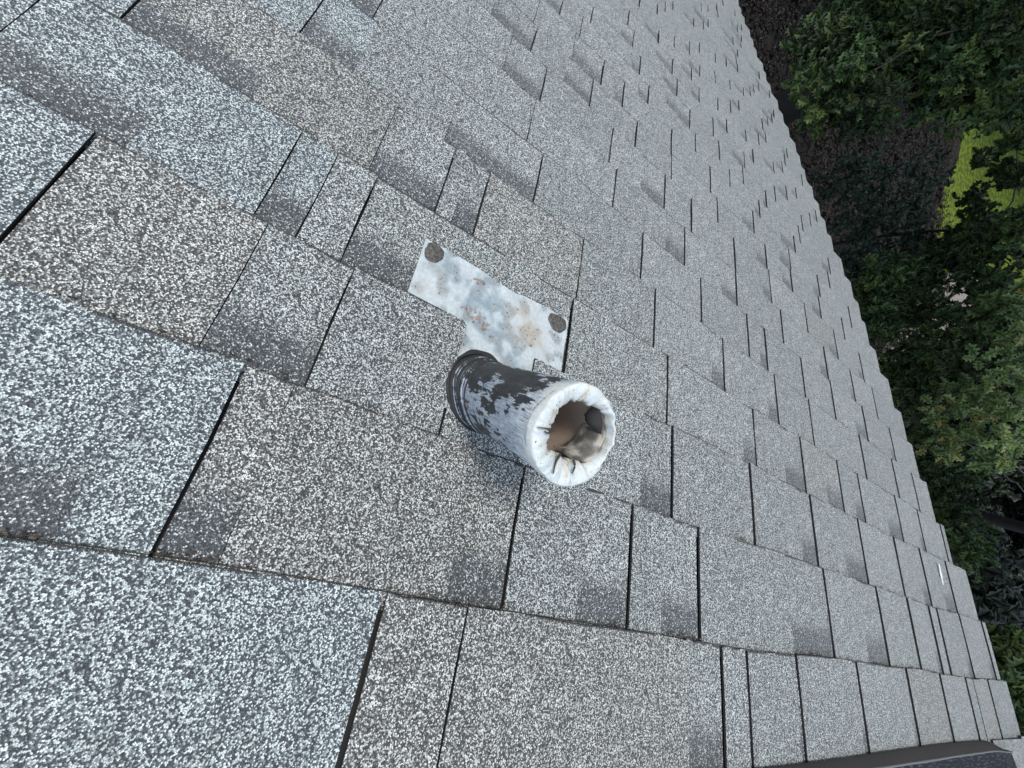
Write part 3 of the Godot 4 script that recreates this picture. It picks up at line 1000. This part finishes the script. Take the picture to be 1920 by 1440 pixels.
func trunk(parent: Node3D, height: float, r0: float, lean: Vector2) -> void:
	var st := begin()
	var pts := []
	var rad := []
	for i in 12:
		var f := i / 11.0
		pts.append(Vector3(lean.x * f + 0.06 * sin(f * 7.0), -0.15 + height * f, lean.y * f + 0.05 * sin(f * 5.0 + 1.0)))
		rad.append(r0 * (1.25 - 0.25 * smoothstep(0.0, 0.12, f)) * (1.0 - 0.72 * f))
	tube(st, pts, rad, 14)
	done("trunk", st, M.bark, parent)

func limb(parent: Node3D, from: Vector3, to: Vector3, r0: float, bend := 0.12) -> void:
	var st := begin()
	var pts := []
	var rad := []
	var d := to - from
	var sag := Vector3(0.3, 1.0, -0.4) * d.length() * bend
	for i in 8:
		var f := i / 7.0
		pts.append(from + d * f + sag * sin(f * PI) * 0.6 + Vector3(sin(f * 9.0), cos(f * 7.0), sin(f * 8.0 + 1.0)) * 0.02 * d.length() * sin(f * PI))
		rad.append(lerpf(r0, r0 * 0.25, f))
	tube(st, pts, rad, 6)
	done("branch", st, M.bark if r0 > 0.02 else M.twig, parent)

func with(list: Array, count: float, leaf: float) -> Array:
	var out := []
	for b in list: out.append([b[0], b[1], b[2], b[3], int(count * b[3] * b[3] + 6), leaf])
	return out

func trees() -> void:
	M.rosette_full = rosette(3, 6, true)
	M.rosette_plain = rosette(4, 6, false)
	var deep := [Color(0.022, 0.050, 0.015), Color(0.034, 0.068, 0.020), Color(0.018, 0.042, 0.016), Color(0.048, 0.082, 0.022), Color(0.062, 0.09, 0.022)]
	var blue := [Color(0.028, 0.058, 0.036), Color(0.040, 0.072, 0.044), Color(0.024, 0.048, 0.032)]
	var mid := [Color(0.032, 0.066, 0.020), Color(0.046, 0.084, 0.025), Color(0.026, 0.052, 0.018), Color(0.062, 0.098, 0.026)]
	var far := [Color(0.010, 0.020, 0.008), Color(0.015, 0.027, 0.009), Color(0.008, 0.015, 0.007)]
	# the oak whose dark trunk shows past the rake
	var a := thing("oak_tree", "oak with a dark furrowed trunk just past the rake, its boughs over brown leaf litter", "tree", Vector3(4.45, GROUND, -5.75))
	trunk(a, 9.5, 0.27, Vector2(0.5, -0.4))
	var boughs := [[3.50, -3.02, -5.23, 0.22], [3.83, -2.92, -5.33, 0.40], [3.72, -2.72, -4.69, 0.42], [3.96, -2.55, -4.60, 0.35], [4.38, -2.59, -4.79, 0.25], [4.09, -2.71, -5.68, 0.55], [4.07, -3.02, -6.20, 0.50], [4.27, -2.41, -5.28, 0.45], [4.32, -2.40, -5.67, 0.55], [4.63, -2.18, -5.52, 0.55], [4.65, -1.87, -4.92, 0.45], [4.58, -1.69, -5.07, 0.50], [4.54, -1.47, -4.46, 0.24], [4.83, -2.08, -6.08, 0.60], [4.72, -2.26, -5.25, 0.30]]
	foliage("crown", with(boughs, 230, 0.14), deep, a, 11, true)
	var high := []
	var r := RandomNumberGenerator.new()
	r.seed = 40
	for i in 60: high.append([5.2 + r.randfn() * 1.6, 1.2 + r.randf() * 5.0, -6.4 + r.randfn() * 2.0, 0.9])
	foliage("upper_crown", with(high, 150, 0.2), deep, a, 12, false)
	for b in boughs.slice(0, 14, 2): limb(a, Vector3(0.15, 3.9 + 0.25 * b[3], -0.1), Vector3(b[0], b[1], b[2]) - a.position, 0.018)
	# thin young tree over the litter, bluish leaves
	var u := thing("young_tree", "slender bluish green young tree over the dark leaf litter, left of the sunlit lawn", "tree", Vector3(7.4, GROUND, -5.3))
	trunk(u, 4.2, 0.045, Vector2(0.1, 0.2))
	var thin := [[6.69, -4.30, -5.99, 0.40], [6.97, -4.11, -5.80, 0.40], [7.12, -4.07, -6.51, 0.35], [6.97, -3.81, -5.12, 0.50], [7.34, -3.72, -5.62, 0.50], [7.93, -3.75, -6.62, 0.50], [7.66, -3.46, -5.36, 0.60], [6.93, -3.40, -4.55, 0.55], [6.58, -3.37, -4.08, 0.40]]
	foliage("crown", with(thin, 85, 0.14), blue, u, 13, true)
	for b in thin: limb(u, Vector3(0.05, 1.2 + 0.12 * (b[1] + 5.0), 0.05), Vector3(b[0], b[1], b[2]) - u.position, 0.011, 0.05)
	# the dense tree in the middle, with its gaps
	var d := thing("leafy_tree", "dense mid green tree with gaps showing pale paving, right of the rake's middle", "tree", Vector3(9.4, GROUND, -4.9))
	trunk(d, 8.0, 0.15, Vector2(0.4, 0.1))
	var thick := [[6.82, -3.10, -3.91, 0.50], [7.37, -3.01, -4.11, 0.45], [6.62, -2.91, -3.29, 0.35], [7.65, -3.00, -4.71, 0.42], [7.24, -2.72, -3.68, 0.28], [7.36, -2.28, -4.64, 0.45], [7.97, -2.71, -5.40, 0.40], [7.64, -2.69, -4.94, 0.36], [7.23, -2.12, -3.91, 0.45], [6.80, -2.23, -5.49, 0.16], [6.22, -2.00, -5.47, 0.14], [6.84, -1.95, -4.68, 0.22], [7.66, -2.80, -5.79, 0.2], [7.4, -2.3, -5.9, 0.14], [7.1, -1.9, -5.6, 0.16], [6.95, -2.58, -5.96, 0.08], [6.69, -2.06, -5.37, 0.1]]
	foliage("crown", with(thick, 300, 0.14), mid, d, 14, true)
	var dh := []
	for i in 60: dh.append([9.0 + r.randfn() * 1.9, 0.9 + r.randf() * 5.5, -4.6 + r.randfn() * 2.2, 0.9])
	foliage("upper_crown", with(dh, 150, 0.2), mid, d, 15, false)
	for b in thick.slice(0, 12, 2): limb(d, Vector3(0.05, 2.6, 0), Vector3(b[0], b[1], b[2]) - d.position, 0.02)
	# the white oak that reaches nearest the roof
	var o := thing("white_oak", "pale green oak reaching nearest the roof with large lobed leaves, at the right", "tree", Vector3(11.8, GROUND, -1.6))
	trunk(o, 8.5, 0.16, Vector2(0.2, -0.2))
	var inner := [[7.31, -2.43, -2.97, 0.45], [7.22, -2.57, -2.75, 0.40], [6.98, -2.18, -3.17, 0.40], [6.69, -1.84, -3.06, 0.42], [7.22, -2.30, -2.39, 0.45], [7.02, -1.87, -1.61, 0.40], [6.82, -1.70, -1.26, 0.35], [6.92, -1.52, -0.86, 0.28], [6.97, -1.42, -0.59, 0.20], [4.88, -1.11, -1.99, 0.26], [4.56, -1.00, -2.29, 0.22], [5.5, -0.54, 0.35, 0.22], [5.89, -0.70, 0.21, 0.2], [5.5, -0.44, 0.51, 0.2], [6.12, -0.62, 0.16, 0.22]]
	foliage("crown", with(inner, 300, 0.14), mid, o, 16, true)
	var oh := []
	for i in 56: oh.append([8.7 + r.randfn() * 1.6, 1.1 + r.randf() * 5.0, -0.8 + r.randfn() * 2.2, 0.9])
	foliage("upper_crown", with(oh, 150, 0.2), mid, o, 17, false)
	var near := [[4.00, -0.82, -2.14, 0.15], [3.92, -0.78, -1.82, 0.2], [3.94, -0.67, -1.59, 0.2], [4.69, -1.20, -1.46, 0.22], [4.51, -1.04, -1.50, 0.24], [4.34, -0.88, -1.50, 0.24], [4.21, -0.70, -1.37, 0.22], [4.51, -0.90, -1.27, 0.2], [4.76, -1.12, -1.28, 0.14], [4.36, -0.72, -1.21, 0.14]]
	for b in near.slice(0, 10, 3): limb(o, Vector3(-0.1, 4.4, 0.0), Vector3(b[0], b[1], b[2]) - o.position, 0.012, 0.03)
	# leaves near enough to be picked apart
	var shape := begin()
	leaf_shape(shape, Transform3D(), Color.WHITE)
	shape.generate_normals()
	var leaf_mesh := shape.commit()
	var spray := Node3D.new()
	spray.name = "leaf_spray"
	o.add_child(spray, true)
	r.seed = 91
	var total := 0
	while total < 290:
		var b: Array = near[r.randi() % near.size()]
		var c: Vector3 = Vector3(b[0], b[1], b[2]) + Vector3(r.randfn(), r.randfn() * 0.6, r.randfn()).normalized() * pow(r.randf(), 0.5) * b[3] - o.position
		var tilt := Basis(Vector3(0.15, 0, 1.0).normalized(), r.randf_range(0.3, 0.9)) * Basis(Vector3(r.randfn(), 0, r.randfn()).normalized(), r.randf_range(0.0, 0.5))
		var spin := r.randf() * TAU
		for i in 5:
			if total >= 290: break
			var basis := tilt * Basis(Vector3.UP, spin + TAU * (i + r.randf_range(-0.3, 0.3)) / 5.0) * Basis(Vector3(0, 0, 1), r.randf_range(-0.7, 0.3)) * Basis(Vector3(1, 0, 0), r.randf_range(-0.5, 0.5))
			var k := r.randf_range(0.075, 0.12)
			var leaf := part("leaf", leaf_mesh, M["near_leaf_%d" % [0, 0, 0, 1, 1, 1, 2, 2, 3][r.randi() % 9]], spray)
			leaf.transform = Transform3D(basis.scaled(Vector3(k, k, k)), c)
			total += 1
	# the wood beyond, one dark mass
	var w := Node3D.new()
	w.position = Vector3.ZERO
	var wood := []
	for i in 150:
		var az := deg_to_rad(r.randf_range(-26.0, 32.0))
		var dist := r.randf_range(13.0, 34.0)
		if az > deg_to_rad(20.0) and dist < 24.0: dist = r.randf_range(25.0, 36.0)
		var y := GROUND + r.randf_range(0.3, 2.4 + dist * 0.06)
		wood.append([cos(az) * dist, y, -sin(az) * dist, 1.3])
	for i in 120:
		var az := deg_to_rad(r.randf_range(44.0, 125.0))
		var dist := r.randf_range(15.0, 24.0)
		if az < deg_to_rad(62.0): dist += 6.0
		wood.append([cos(az) * dist, GROUND + r.randf_range(0.5, 11.0), -sin(az) * dist, 1.8])
	for i in 110:
		var az := deg_to_rad(r.randf_range(-30.0, 75.0))
		var dist := r.randf_range(26.0, 40.0)
		wood.append([cos(az) * dist, GROUND + r.randf_range(0.5, 9.0), -sin(az) * dist, 2.2])
	var mi := foliage("woodland", with(wood, 40, 0.3), far, w, 18, false)
	mi.get_parent().remove_child(mi)
	w.free()
	add_child(mi, true)
	mi.set_meta("label", "dark far wood filling the background beyond the nearer trees")
	mi.set_meta("category", "woodland")

func ground() -> void:
	sheet("ground", [[-150, -150], [150, -150], [150, 150], [-150, 150]], GROUND, M.litter)
	sheet("lawn", oval(17.7, -14.0, 4.9, 5.2, 0.18, 2), GROUND + 0.004, M.grass)
	# fallen leaves on the ground beside the house
	var r := RandomNumberGenerator.new()
	r.seed = 300
	var st := begin()
	leaf_shape(st, Transform3D(), Color.WHITE, false)
	st.generate_normals()
	var mm := MultiMesh.new()
	mm.transform_format = MultiMesh.TRANSFORM_3D
	mm.use_colors = true
	mm.mesh = st.commit()
	mm.instance_count = 24000
	for i in mm.instance_count:
		var k := r.randf_range(0.09, 0.17)
		var b := Basis(Vector3.UP, r.randf() * TAU) * Basis(Vector3(r.randfn(), 0, r.randfn()).normalized(), r.randf_range(0.0, 0.5))
		var at := Vector3(r.randf_range(2.5, 16.0), GROUND + r.randf_range(0.02, 0.06), r.randf_range(-17.0, -4.0))
		var inside := Vector2((at.x - 17.7) / 4.9, (at.z + 14.0) / 5.2).length()
		if inside < 1.0 + r.randfn() * 0.05: at = Vector3(r.randf_range(2.5, 11.0), at.y, r.randf_range(-13.0, -6.0))
		mm.set_instance_transform(i, Transform3D(b.scaled(Vector3(k, k, k)), at))
		var c := r.randf_range(0.07, 0.30) * (1.0 if r.randf() < 0.93 else 2.2)
		mm.set_instance_color(i, [Color(0.055, 0.028, 0.018), Color(0.04, 0.026, 0.018), Color(0.075, 0.035, 0.022), Color(0.03, 0.02, 0.015)][r.randi() % 4] * c)
	var mi := MultiMeshInstance3D.new()
	mi.name = "leaf_litter"
	mi.multimesh = mm
	mi.material_override = M.leaf
	mi.set_meta("kind", "stuff")
	mi.set_meta("label", "brown fallen leaves covering the shaded ground beyond the rake")
	mi.set_meta("category", "leaf litter")
	add_child(mi, true)
	sheet("driveway", [[13.6, -5.0], [15.6, -4.4], [19.0, -9.0], [18.0, -10.6], [16.2, -9.8], [14.4, -7.2]], GROUND + 0.008, M.concrete)
	sheet("footpath", [[33.0, -1.9], [37.0, -2.3], [41.0, 0.8], [40.0, 1.4]], GROUND + 0.008, M.concrete)

func _ready() -> void:
	sky_and_camera()
	granules()
	pipe_textures()
	plain_materials()
	ground()
	build_roof()
	pipe()
	trees()
